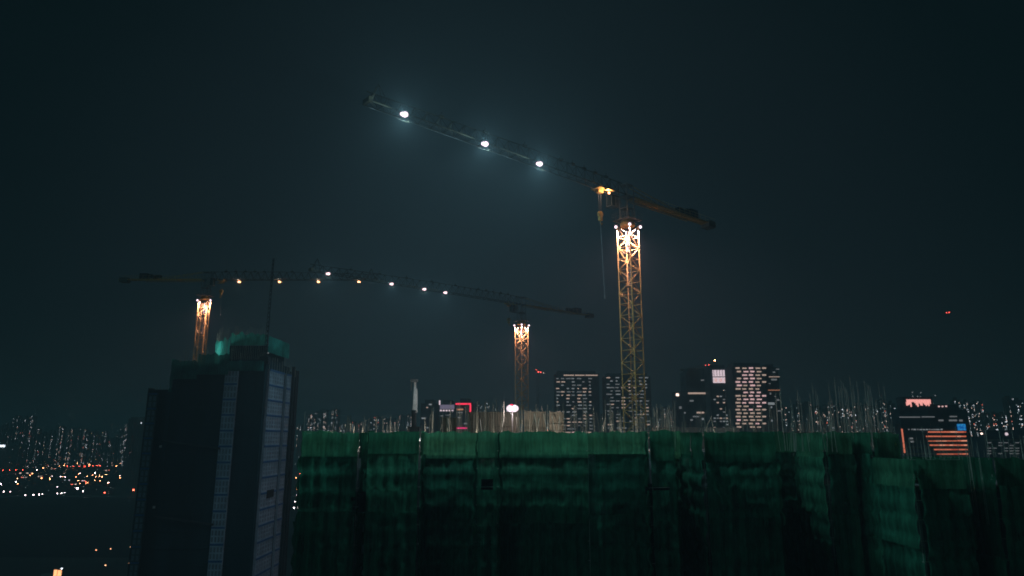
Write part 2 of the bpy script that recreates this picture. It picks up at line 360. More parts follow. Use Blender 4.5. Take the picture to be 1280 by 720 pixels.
def net(p, q, z0, z1, mt, holes=(), amp=.16, parent=site, seed=0, step=.2, zs=.35, ragged=0.0, name='safety_net'):
    p = Vector((p[0], p[1], 0)); q = Vector((q[0], q[1], 0)); L = (q-p).length; d = (q-p)/L; nrm = Vector((d.y, -d.x, 0))
    nu = max(2, int(L/step)); nv = max(2, int((z1-z0)/zs)); mb = MB()
    for j in range(nv+1):
        z = z0+(z1-z0)*j/nv
        tie = abs(math.sin((z-CH)/1.8*math.pi)); sag = .45+.55*tie**.5; bulge = .9*tie**.45+.5*abs(math.sin((z-CH)/3.6*math.pi))**.5
        for i in range(nu+1):
            u = L*i/nu; w = p+d*u
            f = noise.noise(Vector((w.x*1.1+seed*3.1, w.y*1.1, z*.13)))*1.0+noise.noise(Vector((w.x*3.3+seed, w.y*3.3, z*.35)))*.5
            f += noise.noise(Vector((w.x*.35, seed*1.7, z*.6)))*.8
            f += .9*abs(math.cos((w.x+w.y)*math.pi/1.22))**6+.5*noise.noise(Vector((w.x*2.2, w.y*2.2, z*1.5+seed)))
            zz = z
            if ragged and j == nv: zz += ragged*noise.noise(Vector((w.x*.9, seed, 3)))+ragged*.4*noise.noise(Vector((w.x*4, seed, 9)))
            o = nrm*((f*sag+bulge)*amp); v = w+o; mb.v.append((v.x, v.y, zz))
    for j in range(nv):
        for i in range(nu):
            u = (i+.5)/nu; z = z0+(z1-z0)*(j+.5)/nv; w = p+d*(u*L)
            if any(h[0] < w.x < h[1] and h[2] < z < h[3] for h in holes): continue
            k = j*(nu+1)+i; mb.f.append((k, k+1, k+nu+2, k+nu+1)); mb.m.append(0)
    o = mb.build(name, mt, parent, (p.x, p.y, z0)); 
    for pl in o.data.polygons: pl.use_smooth = True
    return o
def hole(px0, px1, r0, r1, d):
    a = at(px0, r1, d); b = at(px1, r0, d); return (a.x, b.x, a.z, b.z)
holes = [hole(441, 456, 619, 626, 71), hole(442, 452, 629, 637, 71), hole(602, 617, 598, 613, 72.4), hole(812, 836, 609, 614, 71.4)]
NM = ['net_green', 'net_green_deep', 'net_green_pale', 'net_green']
NL = ['net_low_green', 'net_low_deep', 'net_low_pale', 'net_low_green']
cnt = 0
def nets(p, q, zt, front=True):
    global cnt
    L = (Vector(p)-Vector(q)).length; n = max(1, round(L/6.5))
    low = [zt-2.25-rnd.uniform(-.15, .9), zt-8.3-rnd.uniform(-1, 1), zt-17]
    for k in range(n):
        a = Vector(p).lerp(Vector(q), k/n); b = Vector(p).lerp(Vector(q), (k+1)/n)
        z1 = zt; of = 0
        for j, z in enumerate(low):
            m = (NM if j == 0 else NL)[rnd.randrange(4)]
            dd = Vector((b-a)).normalized(); nn = Vector((dd.y, -dd.x))*(of)
            net(a+nn-dd*.06, b+nn+dd*.06, z-.12, z1, m, holes, .14 if j == 0 else .24, seed=cnt*1.37, ragged=.3 if j == 0 else 0)
            z1 = z; cnt += 1; of = (.05, -.04, .06)[j]
    net(p, q, GZ+.2, zt-17, 'net_green_deep', (), .3, seed=cnt, step=1.5, zs=6)
for i, (x0, x1, d, zt) in enumerate(B):
    nets((x0, d), (x1, d), zt)
    if i+1 < len(B):
        d2, zt2 = B[i+1][2], B[i+1][3]
        if d2 > d+1.5: nets((x1, d), (x1, d2), min(zt, zt2) if abs(zt-zt2) > .5 else zt)
        elif d2 < d-1.5: nets((x1, d), (x1, d2), zt2)
nets((B[0][0], 84), (B[0][0], B[0][2]), B[0][3])
net((B[0][0], 126.5), (B[0][0], 84), GZ+.2, B[0][3], 'net_green_deep', (), .3, seed=cnt, step=1.0, zs=3)
# near-black panels behind the holes, painting in the shade of openings
for h, d in zip(holes, (71, 71, 72.4, 71.4)):
    mb = MB(); mb.bb(h[0]-.3, h[1]+.3, d+.6, d+.68, h[2]-.3, h[3]+.3); mb.build('shade_panel', 'opening_shade', site, (h[0], d, h[2]))
# pale pipe lengths in the slit
for r0, r1, px in ((631, 641, 456), (655, 665, 455.5), (681, 692, 454), (708, 718, 453)):
    a, b = at(px, r0, 72.2), at(px-.3, r1, 72.2); mb = MB(); mb.bar(a, b, .2, 8); mb.build('down_pipe', 'white_pipe', site, a)
# guard rails, slab upstand and roof clutter on the deck
mb = MB()
for d in (86, 95, 106):
    x0, x1 = X(545, d), X(1120, d)
    for z in (.6, 1.15): mb.bar((x0, d, DECK+z+.9), (x1, d, DECK+z+.95), .06)
    n = int((x1-x0)/2.2)
    for k in range(n): mb.bar((x0+k*2.2, d, DECK), (x0+k*2.2, d, DECK+2.1), .05)
mb.build('guard_rail', 'rebar', site, (15, 90, DECK))
for a_, b_, d_, h_ in ((800, 925, 98, 2.9), (560, 600, 99, 2.7), (700, 800, 100, 2.1), (930, 1120, 104, 2.3)):
    mb = MB(); mb.bb(X(a_, d_), X(b_, d_), d_, d_+.3, DECK, DECK+h_); mb.build('parapet_wall', 'concrete_dark', site, (X(a_, d_), d_, DECK))
# bamboo poles
poles = []
def pole(px, d, ztop, z0=None, w=.042, lean=0):
    x = X(px, d); z0 = DECK-3 if z0 is None else z0
    poles.append((d, (x, d, z0), (x+lean, d+rnd.uniform(-.1, .1), ztop), w))
for i, (x0, x1, d, zt) in enumerate(B):
    n = max(1, int((x1-x0)/1.15))
    for k in range(n+1):
        x = x0+(x1-x0)*k/n+rnd.uniform(-.12, .12)
        tall = zt > CH-.5
        px = 640+x/d*873
        h = rnd.choice((.3, .7, 1.2, 2.0, 2.8)) if tall else rnd.choice((1.0, 2.0, 2.6, 3.0))
        if 380 < px < 530: h = rnd.choice((.15, .3, .8, 1.6))
        poles.append((d, (x, d+.33, zt-18), (x+rnd.uniform(-.12, .12), d+.33, zt+h), .04))
zr = lambda row, d: at(640, row, d).z
for k in range(150):
    d = rnd.uniform(78, 108); px = rnd.choice((rnd.uniform(535, 660), rnd.uniform(690, 840), rnd.uniform(700, 1120), rnd.uniform(965, 1120)))
    row = rnd.gauss(512, 8); row = max(492, min(530, row))
    pole(px, d, zr(row, d), DECK, rnd.choice((.03, .035, .045)), rnd.uniform(-.18, .18))
for k in range(34):
    d = rnd.uniform(80, 95); px = rnd.uniform(1036, 1116); pole(px, d, zr(rnd.uniform(468, 505), d), DECK, rnd.choice((.022, .03)), rnd.uniform(-.15, .15))
for k in range(10):
    d = rnd.uniform(80, 95); px = rnd.uniform(958, 1030); pole(px, d, zr(rnd.uniform(478, 505), d), DECK, .026, rnd.uniform(-.15, .15))
for k in range(12):     # leaning raking props
    d = rnd.uniform(78, 90); px = rnd.uniform(560, 1100); pole(px, d, zr(rnd.uniform(505, 522), d), DECK, .035, rnd.uniform(-2.2, 2.2))
for k in range(70):
    px = rnd.uniform(532, 850); d = rnd.uniform(75, 90); pole(px, d, zr(rnd.uniform(498, 524), d), DECK, rnd.choice((.03, .038, .045)), rnd.uniform(-.2, .2))
for k in range(70):
    px = rnd.uniform(1124, 1285); d = rnd.uniform(67.2, 74); pole(px, d, zr(rnd.uniform(543, 566), d), CH-8, rnd.choice((.024, .03, .036)), rnd.uniform(-.12, .12))
for k in range(170):
    px = rnd.uniform(384, 1120); d = rnd.uniform(74.5, 84); pole(px, d, zr(rnd.choice((536, 533, 530, 526, 521)) + rnd.uniform(-2, 2), d), DECK, rnd.choice((.024, .032, .038)), rnd.uniform(-.25, .25))
poles.sort(key=lambda p: -(p[2][2]-CH)/p[0])
for p in poles[:100]:
    MB().bar(p[1], p[2], p[3], 6, p[3]*.75).build('bamboo_pole', 'bamboo', site, p[1])
mb = MB()
for p in poles[100:]: mb.bar(p[1], p[2], p[3], 5, p[3]*.8)
tag(mb.build('bamboo_pole', 'bamboo', site, (15, 90, DECK)), 'dense lower bamboo scaffold poles', None, None, 'stuff')
mb = MB()
for i, (x0, x1, d, zt) in enumerate(B):
    for z in (zt-.1, zt-1.9, zt-3.7, zt-5.5, zt-7.3, zt-9.1, zt-10.9, zt-12.7): mb.bar((x0-.2, d+.42, z+rnd.uniform(-.05, .05)), (x1+.2, d+.42, z+rnd.uniform(-.05, .05)), .045, 5)
    if zt < CH-.5:
        for z in (zt+.5, zt+1.1, zt+1.7): mb.bar((x0-.2, d+.42, z), (x1+.2, d+.42, z+.04), .035, 5)
tag(mb.build('bamboo_ledger', 'bamboo', site, (15, 90, DECK)), 'horizontal bamboo ledgers tied behind the net', None, None, 'stuff')
mb = MB()
for k in range(46):
    d = rnd.uniform(82, 106); px = rnd.uniform(540, 1118); x = X(px, d)
    for q in range(9):
        ox, oy = rnd.uniform(-.7, .7), rnd.uniform(-.4, .4); mb.bar((x+ox, d+oy, DECK), (x+ox+rnd.uniform(-.06, .06), d+oy, DECK+rnd.uniform(2.1, 3.6)), .018, 4)
tag(mb.build('starter_rebar', 'rebar', site, (15, 90, DECK)), 'bundles of thin steel starter bars standing on the deck', None, None, 'stuff')

# formwork walls on the deck
def formwork(px0, px1, row, d, mt, label, braces, name='formwork_wall'):
    x0, x1 = X(px0, d), X(px1, d); z1 = zr(row, d); root = empty(name, ((x0+x1)/2, d, DECK), label, 'formwork', None)
    mb = MB(); mb.bb(x0, x1, d, d+.12, DECK, z1); mb.build('plywood_face', mt, root, (x0, d, DECK))
    n = int((x1-x0)/.34)
    st = MB()
    for k in range(n+1):
        x = x0+(x1-x0)*k/n; st.bb(x-.05, x+.05, d-.12, d-.005, DECK, z1+rnd.uniform(-.05, .25))
    st.build('stud', mt, root, (x0, d, DECK))
    wl = MB()
    for z in (DECK+1.0, DECK+1.9, DECK+3.0): 
        if z < z1: wl.bb(x0-.1, x1+.1, d-.26, d-.125, z, z+.14)
    wl.build('waler', mt, root, (x0, d, DECK))
    for a, b in braces:
        br = MB(); br.bar((X(a, d), d-.4, zr(520+rnd.uniform(-3, 5), d)), (X(b, d), d-2.2, DECK), .07, 6); br.build('brace', 'bamboo', root, (X(a, d), d, DECK))
    return root
formwork(656, 682, 514.5, 88, 'formwork', 'wide pale plywood formwork wall, left of the bright pair on the roof', [(668, 674), (674, 668), (680, 686)])
formwork(687.5, 704.5, 515, 87, 'formwork', 'narrow pale plywood formwork wall, right of the bright pair on the roof', [(690, 697), (700, 693)])
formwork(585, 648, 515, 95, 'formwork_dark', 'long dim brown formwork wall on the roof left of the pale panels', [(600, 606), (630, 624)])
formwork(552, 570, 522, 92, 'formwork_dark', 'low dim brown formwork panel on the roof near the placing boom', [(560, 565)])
# concrete placing boom mast
d = 90; base = at(517.5, 540, d); r_ = empty('placing_boom', (base.x, d, DECK), 'pale folded concrete placing boom standing upright at the left of the roof', 'placing boom')
mb = MB(); mb.bar((base.x, d, DECK), at(517.5, 513, d), .5, 8); mb.box((base.x, d, DECK+1.6), (1.5, 1.5, 2.6)); mb.build('pedestal', 'dark_steel', r_, (base.x, d, DECK))
mb = MB()
a, b = at(518, 516, d), at(519, 476, d); mb.bar(a, b, .42, 4, .2); a2, b2 = at(520.8, 516, d), at(521, 486, d); mb.bar(a2, b2, .16, 4, .12); mb.build('boom_arm', 'white_pipe', r_, a)
mb = MB(); t = at(519, 476, d); mb.box(t+Vector((-.1, 0, 0)), (.9, .5, .35)); mb.bar(t+Vector((-.45, 0, 0)), t+Vector((-.5, 0, -1.2)), .09, 6); mb.build('delivery_hose', 'crane_grey', r_, t)
# balloon light
p = at(640.5, 510.5, 92); r_ = empty('balloon_light', (p.x, 92, DECK), 'round glowing white balloon work light on a pole above the roof formwork', 'work light')
MB().bar((p.x, 92, DECK), (p.x, 92, p.z-.5), .05, 6).build('pole', 'pole_grey', r_, (p.x, 92, DECK))
bl = MB().ball(p+Vector((-.28, 0, 0)), .5, 16, None, .92).ball(p+Vector((.3, .05, 0)), .5, 16, None, .92).build('lamp_envelope', 'balloon', r_, p)
for q in bl.data.polygons: q.use_smooth = True
MB().ball(p+Vector((-.12, -.05, .4)), .28, 12, None, .55).build('red_cap', 'red_neon', r_, p)
light(r_, p+Vector((0, -.9, -.4)), 900, (1, .82, .85), .4)
# added unseen lamps behind the net, brightening the net band and formwork
WL = [(-17.5, 81), (-11, 82.5), (-4, 83.5), (3.5, 84), (10.5, 84), (17.5, 86), (24.5, 83), (31.5, 94), (36, 92)]
for i, (x, y) in enumerate(WL):
    r_ = empty('unseen_lamp', (x, y, DECK), 'added unseen lamp behind the netting, '+ordl(i)+' along the roof edge', 'work lamp', 'added lamps along the roof edge')
    zl = CH-.25
    mb = MB()
    for a in (0, 2.1, 4.2): mb.bar((x+.4*math.cos(a), y+.4*math.sin(a), DECK), (x, y, DECK+.7), .03)
    mb.bar((x, y, DECK+.7), (x, y, zl-.1), .035); mb.build('tripod', 'pole_grey', r_, (x, y, DECK))
    MB().box((x, y+.06, zl), (.4, .12, .26)).build('lamp_head', 'dark_steel', r_, (x, y, zl))
    light(r_, (x, y-.25, zl), (430 if i < 5 else 260), (1, .88, .76), .15)

# ------------------------------------------------------------------ dark tower at the left
XT = lambda px, d: at(px, 468, d).x
tw = empty('tower_block', (-63, 160, GZ), 'dark tall tower under construction at the left with pale window strips', 'building')
zT = zr(455, 150)
mx0, mx1 = XT(217, 150), XT(331, 150)
body = MB(); body.bb(mx0, mx1, 150, 173, GZ, zT)
body.bb(XT(190, 158), mx0, 158, 174, GZ, zr(487, 158))
# roof plant and stepped edges
body.bb(mx0+9, mx1-1, 152, 170, zT, zT+1.2)
ST = 3.3
for k in range(16):
    z = zT-2-k*ST
    body.bb(mx0-.12, mx1-4.6, 149.86, 149.995, z-.12, z+.12)
for k in range(14):
    z = zr(487, 158)-1-k*ST; body.bb(XT(204, 158), mx0-.2, 157.86, 157.995, z-.1, z+.1)
body.build('tower_body', 'tower_dark', tw, (-63, 160, GZ))
# pale curtain strips
def strip_front(x0, x1, y, z1, nst, mt='panel', cols=3):
    mb = MB(); mb.bb(x0, x1, y-.55, y-.003, z1-nst*ST, z1); o = mb.build('panel_strip', mt, tw, (x0, y, z1))
    g = MB(); w = (x1-x0)/cols
    for k in range(nst):
        z = z1-k*ST
        g.bb(x0-.04, x1+.04, y-.63, y-.555, z-.42, z-.02, 0)
        for rr in range(2):
            for c in range(cols): g.bb(x0+c*w+w*.2, x0+c*w+w*.8, y-.585, y-.556, z-1.75-rr*1.3, z-.75-rr*1.3, 1)
    g.build('window_grid', ['spandrel', 'window_dark'], o, (x0, y, z1))
def strip_side(x, y0, y1, z1, nst, cols=3, mt='panel'):
    mb = MB(); mb.bb(x+.003, x+.55, y0, y1, z1-nst*ST, z1); o = mb.build('panel_strip', mt, tw, (x, y0, z1))
    g = MB(); w = (y1-y0)/cols
    for k in range(nst):
        z = z1-k*ST
        g.bb(x+.555, x+.64, y0-.04, y1+.04, z-.42, z-.02, 0)
        for rr in range(3):
            for c in range(cols): g.bb(x+.556, x+.59, y0+c*w+w*.28, y0+c*w+w*.72, z-1.15-rr*.85, z-.6-rr*.85, 1)
    g.build('window_grid', ['spandrel', 'window_dark'], o, (x, y0, z1))
strip_front(XT(281.5, 149.5), XT(297.5, 149.5), 150, zT-.9, 14, cols=4)
strip_front(XT(190.5, 158), XT(201, 158), 158, zr(487, 158)-.8, 13, 'far_wall_cool', 2)
strip_side(mx1, 151.6, 161.3, zT-.9, 14, 6)
strip_side(mx1, 163.4, 166.6, zT-.9, 14, 2)
# near-black panel in the side strip, painting the dark of the hoist bay
a = MB(); a.bb(mx1+.6, mx1+.68, 155, 159.5, zr(622, 157), zr(612, 157)); a.build('hoist_bay_panel', 'opening_shade', tw, (mx1, 155, zr(622, 157)))
mb = MB(); mb.bb(mx1+.003, mx1+.6, 168.2, 169.2, GZ, zT+1.3); mb.bb(mx1+.003, mx1+.4, 171.0, 172.9, GZ, zT+.6); mb.bb(XT(186.5, 158), XT(189.8, 158), 158.3, 160, GZ, zr(485, 158)); mb.build('corner_fin', 'dark_steel', tw, (mx1, 168, GZ))
mb = MB()
for k in range(5):
    z = zr(520+k*38, 149.8); mb.box((XT(205+(k % 2)*3, 149), 149.8 if k % 2 else 157.6, z), (.5, .1, .5))
mb.build('vent_cover', 'concrete', tw, (mx0, 150, zT))
# scaffolded netting on the face (two slack belts) and crown
for (r, n) in ((557, 0), (652, 1)):
    z = zr(r, 149); o = MB()
    o.bar((mx0-.5, 149.1, z+1.0), (mx1-8, 149.1, z-.6), .3, 6); o.build('catch_fan', 'dark_steel', tw, (mx0, 149, z))
def tnet(p, q, z0, z1, mt='net_teal', seed=0, amp=.2, ragged=.3): return net(p, q, z0, z1, mt, (), amp, tw, seed, .4, .8, ragged)
zc = zr(418.5, 153)
cx0, cx1 = XT(263, 156), XT(331, 152)
tnet((cx0, 158), (XT(286, 152), 152), zT-.3, zc-.9, 'net_teal', 31, .25, 1.0); tnet((XT(286, 152), 152), (cx1, 152), zc-2.6, zc, 'net_teal', 33, .25, 1.1); tnet((cx1, 152), (cx1+.3, 166), zc-4, zc-.4, 'net_teal', 35)
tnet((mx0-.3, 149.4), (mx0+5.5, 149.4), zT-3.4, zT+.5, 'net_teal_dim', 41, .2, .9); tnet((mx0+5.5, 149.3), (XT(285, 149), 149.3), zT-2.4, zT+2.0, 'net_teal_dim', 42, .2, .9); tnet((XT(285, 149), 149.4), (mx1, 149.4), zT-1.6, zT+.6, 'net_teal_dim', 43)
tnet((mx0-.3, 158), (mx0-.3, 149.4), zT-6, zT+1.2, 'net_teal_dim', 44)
mb = MB(); mb.bb(XT(284, 153.5), cx1-.6, 153.6, 166, zT, zc-2.4); mb.build('core_wall', 'tower_dark', tw, (cx0, 154, zT))
mb = MB()
for k in range(34):
    t = k/33; x = cx0+(cx1-cx0)*t; y = 152.2 if x > XT(286, 152) else 158-6*(t/.33)
    mb.bar((x, y, zT), (x+rnd.uniform(-.15, .15), y, zc+rnd.uniform(.3, 2.3)), .05, 5)
for k in range(34):
    x = mx0-.5+k*.42; y = 152+rnd.uniform(0, 4); mb.bar((x, y, zT), (x+rnd.uniform(-.4, .4), y, zT+rnd.uniform(1.8, 4.8)), .055, 5)
for k in range(12): y = 152+k*1.7; mb.bar((mx1+.2, y, zT-1), (mx1+.2+rnd.uniform(-.1, .1), y, zT+rnd.uniform(1, 2.4)), .05, 5)
for k in range(7): x = XT(188, 158)+k*.8; mb.bar((x, 158.5, zr(487, 158)), (x, 158.5, zr(487, 158)+rnd.uniform(.4, 1.2)), .06, 5)
for z in (zc-.3, zc-1.3, zc-2.3): mb.bar((XT(286, 152), 152.1, z), (cx1, 152.1, z), .05, 5)
tag(mb.build('bamboo_pole', 'bamboo', tw, (cx0, 152, zT)), 'bamboo poles bristling round the tower top', None, None, 'stuff')
# work light on the crown giving the teal glow (seen as lit net)
wl = empty('unseen_lamp', (cx0+4, 158.5, zT+1.6), 'work lamp inside the lit green netting crown of the dark left tower', 'work lamp')
MB().bar((cx0+4, 158.5, zT+1.6), (cx0+4, 158.5, zT+3.4), .05, 6).build('stand', 'pole_grey', wl, (cx0+4, 158.5, zT+1.6))
MB().box((cx0+4, 158.5, zT+3.5), (.4, .3, .3)).build('lamp_head', 'dark_steel', wl, (cx0+4, 158.5, zT+3.5))
light(wl, (cx0+3, 157.8, zT+3.9), 800, (.8, 1, .95), .2)
# derrick
p0, p1 = at(331.5, 447, 150), at(342, 323, 156)
dr = empty('derrick_boom', p0, 'slim dark derrick boom leaning up from the right edge of the left tower roof', 'derrick')
mb = MB(); ax = (p1-p0); n = 22
off = [Vector((.33, 0, 0)), Vector((-.33, 0, 0)), Vector((0, .4, 0))]
for o in off: mb.bar(p0+o, p1+o*.5, .11)
for k in range(n):
    for i in range(3):
        a = p0+ax*(k/n)+off[i]*(1-.5*k/n); b = p0+ax*((k+1)/n)+off[(i+1) % 3]*(1-.5*(k+1)/n); mb.bar(a, b, .07)
mb.build('boom', 'dark_steel', dr, p0)
MB().box(p0+Vector((0, .3, -.6)), (1.8, 1.6, 1.6)).build('winch_base', 'dark_steel', dr, p0)
MB().bar(p1, p1+Vector((.3, 0, -6)), .03).build('rope', 'rope', dr, p1)
q = p0+Vector((.9, -.9, .9)); lp = MB().box(q+Vector((0, .1, 0)), (.3, .2, .3)).build('lamp_head', 'dark_steel', dr, q); MB().ball(q, .13, 8).build('lens', 'win_white', lp, q)

# ------------------------------------------------------------------ office towers
def office(px0, px1, row, d, label, rows, nwin, lit, side_depth=26, wallm='office_wall', roof=None, wh=1.7, fh=4.0, vis_row=545):
    mr = (row+540)/2; x0, x1 = at(px0, mr, d).x, at(px1, mr, d).x; z1 = zr(row, d)
    root = empty('office_tower', ((x0+x1)/2, d, GZ), label, 'office tower')
    mb = MB(); mb.bb(x0, x1, d, d+side_depth, GZ, z1)
    for k in range(rows+6): mb.bb(x0-.3, x1+.3, d-.35, d-.01, z1-1.2-k*fh, z1-.1-k*fh)
    nm = int((x1-x0)/6)
    for k in range(nm+1): mb.bb(x0+(x1-x0)*k/nm-.2, x0+(x1-x0)*k/nm+.2, d-.5, d-.36, z1-(rows+6)*fh, z1)
    mb.bb(x0+3, x1-3, d+3, d+side_depth-3, z1, z1+3.5); mb.build('tower_body', wallm, root, ((x0+x1)/2, d, GZ))
    return root, x0, x1, z1
def lit_win(root, xa, xb, y, za, zb, m, k=0):
    mb = MB(); mb.bb(xa, xb, y-.12, y-.02, za, zb); mb.build('lit_window', m, root, (xa, y, za))
FH = 3.83
# left office block
for px0, px1, row, lab, seed in ((694, 749, 467, 'left of two matching dark office towers with patchy lit floors', 3), (757, 814, 470, 'right of two matching dark office towers, partly behind the tall crane mast', 5)):
    root, x0, x1, z1 = office(px0, px1, row, 800, lab, 20, 12, None, fh=FH)
    rg = random.Random(seed); cnt_w = 0; W_ = x1-x0
    for k in range(19):
        z = z1-1.3-k*FH
        segs = []
        if seed == 3 and k == 0: segs = [(.2, .44, 'win_warm'), (.46, .68, 'win_warm'), (.7, .98, 'win_warm')]
        elif seed == 3 and k == 17: segs = [(.18, .34, 'win_warm'), (.37, .5, 'win_pink'), (.52, .66, 'win_pink'), (.68, .8, 'win_warm')]
        elif seed == 5 and k == 17: segs = [(.14, .4, 'win_pink'), (.7, .95, 'win_dim')]
        else:
            cols = (.02, .13, .25, .37, .5, .62, .76) if seed == 3 else (.02, .1, .22, .34, .5, .62, .74, .86)
            for c in cols:
                if rg.random() < (.64 if seed == 5 else .72): segs.append((c+rg.uniform(0, .02), c+rg.uniform(.04, .11), rg.choice(('win_white', 'win_white', 'win_warm', 'win_dim', 'win_dim', 'win_warm' if c < .6 else 'win_dim'))))
        for a, b, m in segs:
            if cnt_w < 98:
                lit_win(root, x0+W_*a, x0+W_*b, 799.6, z-1.25, z-.1, m); cnt_w += 1
# building with the bright sign block at its top
root, x0, x1, z1 = office(859, 887, 464, 760, 'dark office building with one long warm lit floor left of the glowing rooftop block', 19, 8, None, fh=3.7)
mb = MB(); a_ = at(847, 515, 760).x; mb.bb(a_, x0-.31, 760, 784, GZ, zr(489, 760)); mb.build('lower_wing', 'office_wall', root, (a_, 760, GZ))
def rect(root, name, m, px0, px1, r0, r1, d, th=.3):
    rm = (r0+r1)/2; a, b = at(px0, r1, d), at(px1, r0, d); a.x = at(px0, rm, d).x; b.x = at(px1, rm, d).x; mb = MB(); mb.bb(a.x, b.x, d-th, d-.02, a.z, b.z); return mb.build(name, m, root, (a.x, d, a.z))
for q in ((860, 891, 490.6, 492.6, 'win_warm'), (845, 848.5, 492, 495, 'far_warm'), (876, 880, 474.5, 476, 'win_dim'), (862, 867, 500, 502, 'win_dim'), (871, 880, 514.8, 516.8, 'win_warm'), (866, 874, 520, 521.5, 'win_dim'), (877, 880, 522.5, 525, 'win_white'), (863, 866, 524, 526, 'win_dim'), (849, 852, 508, 511, 'win_dim'), (855, 857, 515, 517, 'win_dim'), (882, 890, 499, 500.5, 'win_dim')):
    rect(root, 'lit_window', q[4], q[0], q[1], q[2], q[3], 759)
root, x0, x1, z1 = office(888.5, 913, 460, 740, 'slim dark tower crowned by a bright white glowing block', 19, 4, None, fh=3.7)
cr = rect(root, 'glowing_crown', 'sign_white', 891, 910.8, 462.6, 478.6, 739)
rect(cr, 'cross_bar', 'dark_steel', 891, 911, 470.6, 471.6, 738.6)
for k in range(6): rect(cr, 'mullion', 'dark_steel', 892+k*3.6, 892.5+k*3.6, 460.5, 470, 738.6)
for k in range(3): rect(cr, 'hot_panel', 'win_pink', 893+k*6.2, 896.5+k*6.2, 473, 477.5, 738.6, .5)
rg = random.Random(12)
for k in range(14):
    for c in range(5):
        if rg.random() < .38: rect(root, 'lit_window', rg.choice(('win_dim', 'win_dim', 'win_white', 'win_warm')), 892+c*3.9, 894.6+c*3.9, 487+k*3.9, 488.4+k*3.9, 739)
# brightly lit tower with staggered windows
root, x0, x1, z1 = office(918, 958.5, 457.5, 700, 'bright tower with rows of staggered pink lit windows', 19, 8, None, fh=3.5)
rg = random.Random(4); n = 0
for k in range(18):
    off = 0 if k % 2 == 0 else 1.6
    for c in range(5):
        a = 919.5+off+c*8.3; b = a+rg.uniform(4.6, 6.2)
        if a > 954: continue
        b = min(b, 957.5)
        hot = (6 < k < 12 and 1 <= c <= 4)
        m = 'win_pink' if (hot and rg.random() < .6) else rg.choice(('win_warm', 'win_warm', 'win_pink', 'win_warm'))
        if rg.random() < .93: rect(root, 'lit_window', m, a, b, 459.2+k*4.33+(.3 if c % 2 else 0), 461+k*4.33, 699); n += 1
root2, x0, x1, z1 = office(959.5, 975, 459, 705, 'dim narrow tower joined to the right of the bright tower', 19, 4, None, fh=3.5, side_depth=20)
for q in ((961, 974.5, 470.6, 471.4, 'win_warm'), (964, 971, 473.5, 475.5, 'win_dim'), (960, 975, 487.4, 488, 'win_orange'), (960, 968, 503, 506, 'win_white'), (966, 969, 464.5, 466, 'win_dim'), (970, 974, 461, 462, 'win_dim'), (971, 974, 499, 501, 'win_dim'), (972, 977, 513, 514.3, 'win_dim'), (963, 965, 508, 510, 'win_white'), (964, 966, 524.5, 527, 'win_white'), (968, 970, 495, 496, 'win_dim'), (962, 964, 491, 493, 'win_dim'), (961, 963, 479, 480, 'win_dim')):
    rect(root2, 'lit_window', q[4], q[0], q[1], q[2], q[3], 704)
# right hand building
d = 470; root, x0, x1, z1 = office(1126, 1210, 512, d, 'dark building with pink glowing crown, blue screen and orange lit floors at right', 20, 8, None, fh=3.0, side_depth=11)
cw = MB(); a, b = at(1131, 512, d), at(1166, 496, d); cw.bb(a.x, b.x, d+1, d+9, a.z, b.z); crn = cw.build('rooftop_crown', 'office_wall', root, (a.x, d, a.z))
rg = random.Random(9)
rect(root, 'crown_light', 'crown_pink', 1133, 1163, 499.3, 502.5, d+.9, .3)
for k in range(18):
    px = 1132.6+k*1.72
    if k in (4, 5): continue
    rect(root, 'crown_light', 'crown_pink', px, px+1.45, 502.3, 503.5+rg.uniform(.5, 5.2) if k > 5 else 505+rg.uniform(0, 4), d+.85, .3)
for k in range(7):
    aa = (1160, 1157.5, 1160, 1162, 1167, 1171, 1168)[k]; r0 = 539.2+k*5.5; px = aa
    while px < 1206+k*.4:
        w = min(rg.uniform(4, 10), 1208+k*.4-px); rect(root, 'lit_window', rg.choice(('band_orange', 'band_pale', 'band_deep', 'band_orange')), px, px+w-.5, r0, r0+1.5, d-.5); px += w
rect(root, 'video_screen', 'screen_blue', 1196.5, 1207, 530, 538, d-.5)
rect(root, 'orange_light_strip', 'strip_orange', 1128, 1129.8, 536, 566, d-.5)
for k in range(12): rect(root, 'lit_window', rg.choice(('win_dim', 'win_white')), 1134+k*3.6+rg.uniform(0, 2), 1136.5+k*3.6+rg.uniform(0, 2), 536+rg.uniform(0, .6), 537.6, d-.5)
for q in ((1173, 1179, 524.5, 526.5), (1186, 1196, 524.5, 526.5), (1199, 1203, 524.5, 526.8), (1124, 1150, 520.8, 522), (1152, 1168, 520.5, 521.7), (1187, 1196, 520, 521.3), (1137, 1141, 547, 549), (1138, 1142, 551, 553)): rect(root, 'lit_window', 'win_dim', *q, d-.5)
for q in ((1172.5, 508.3), (1177, 508.3), (1181.5, 508)): rect(root, 'roof_lamp', 'win_pink', q[0], q[0]+2, q[1]-1, q[1]+.6, d-.5)
for q in ((1140.5, 490.5), (1151, 490.8), (1169, 494.3), (1132, 498.5), (1141, 495.5), (1147, 495.5), (1150.5, 496)):
    p = at(q[0], q[1], d+2); mb = MB(); mb.bar((p.x, p.y, at(1, 497, d+2).z-1), p, .08); mb.ball(p, .38, 8, 1); mb.build('roof_lamp', ['pole_grey', 'win_white'], root, (p.x, p.y, p.z-1))
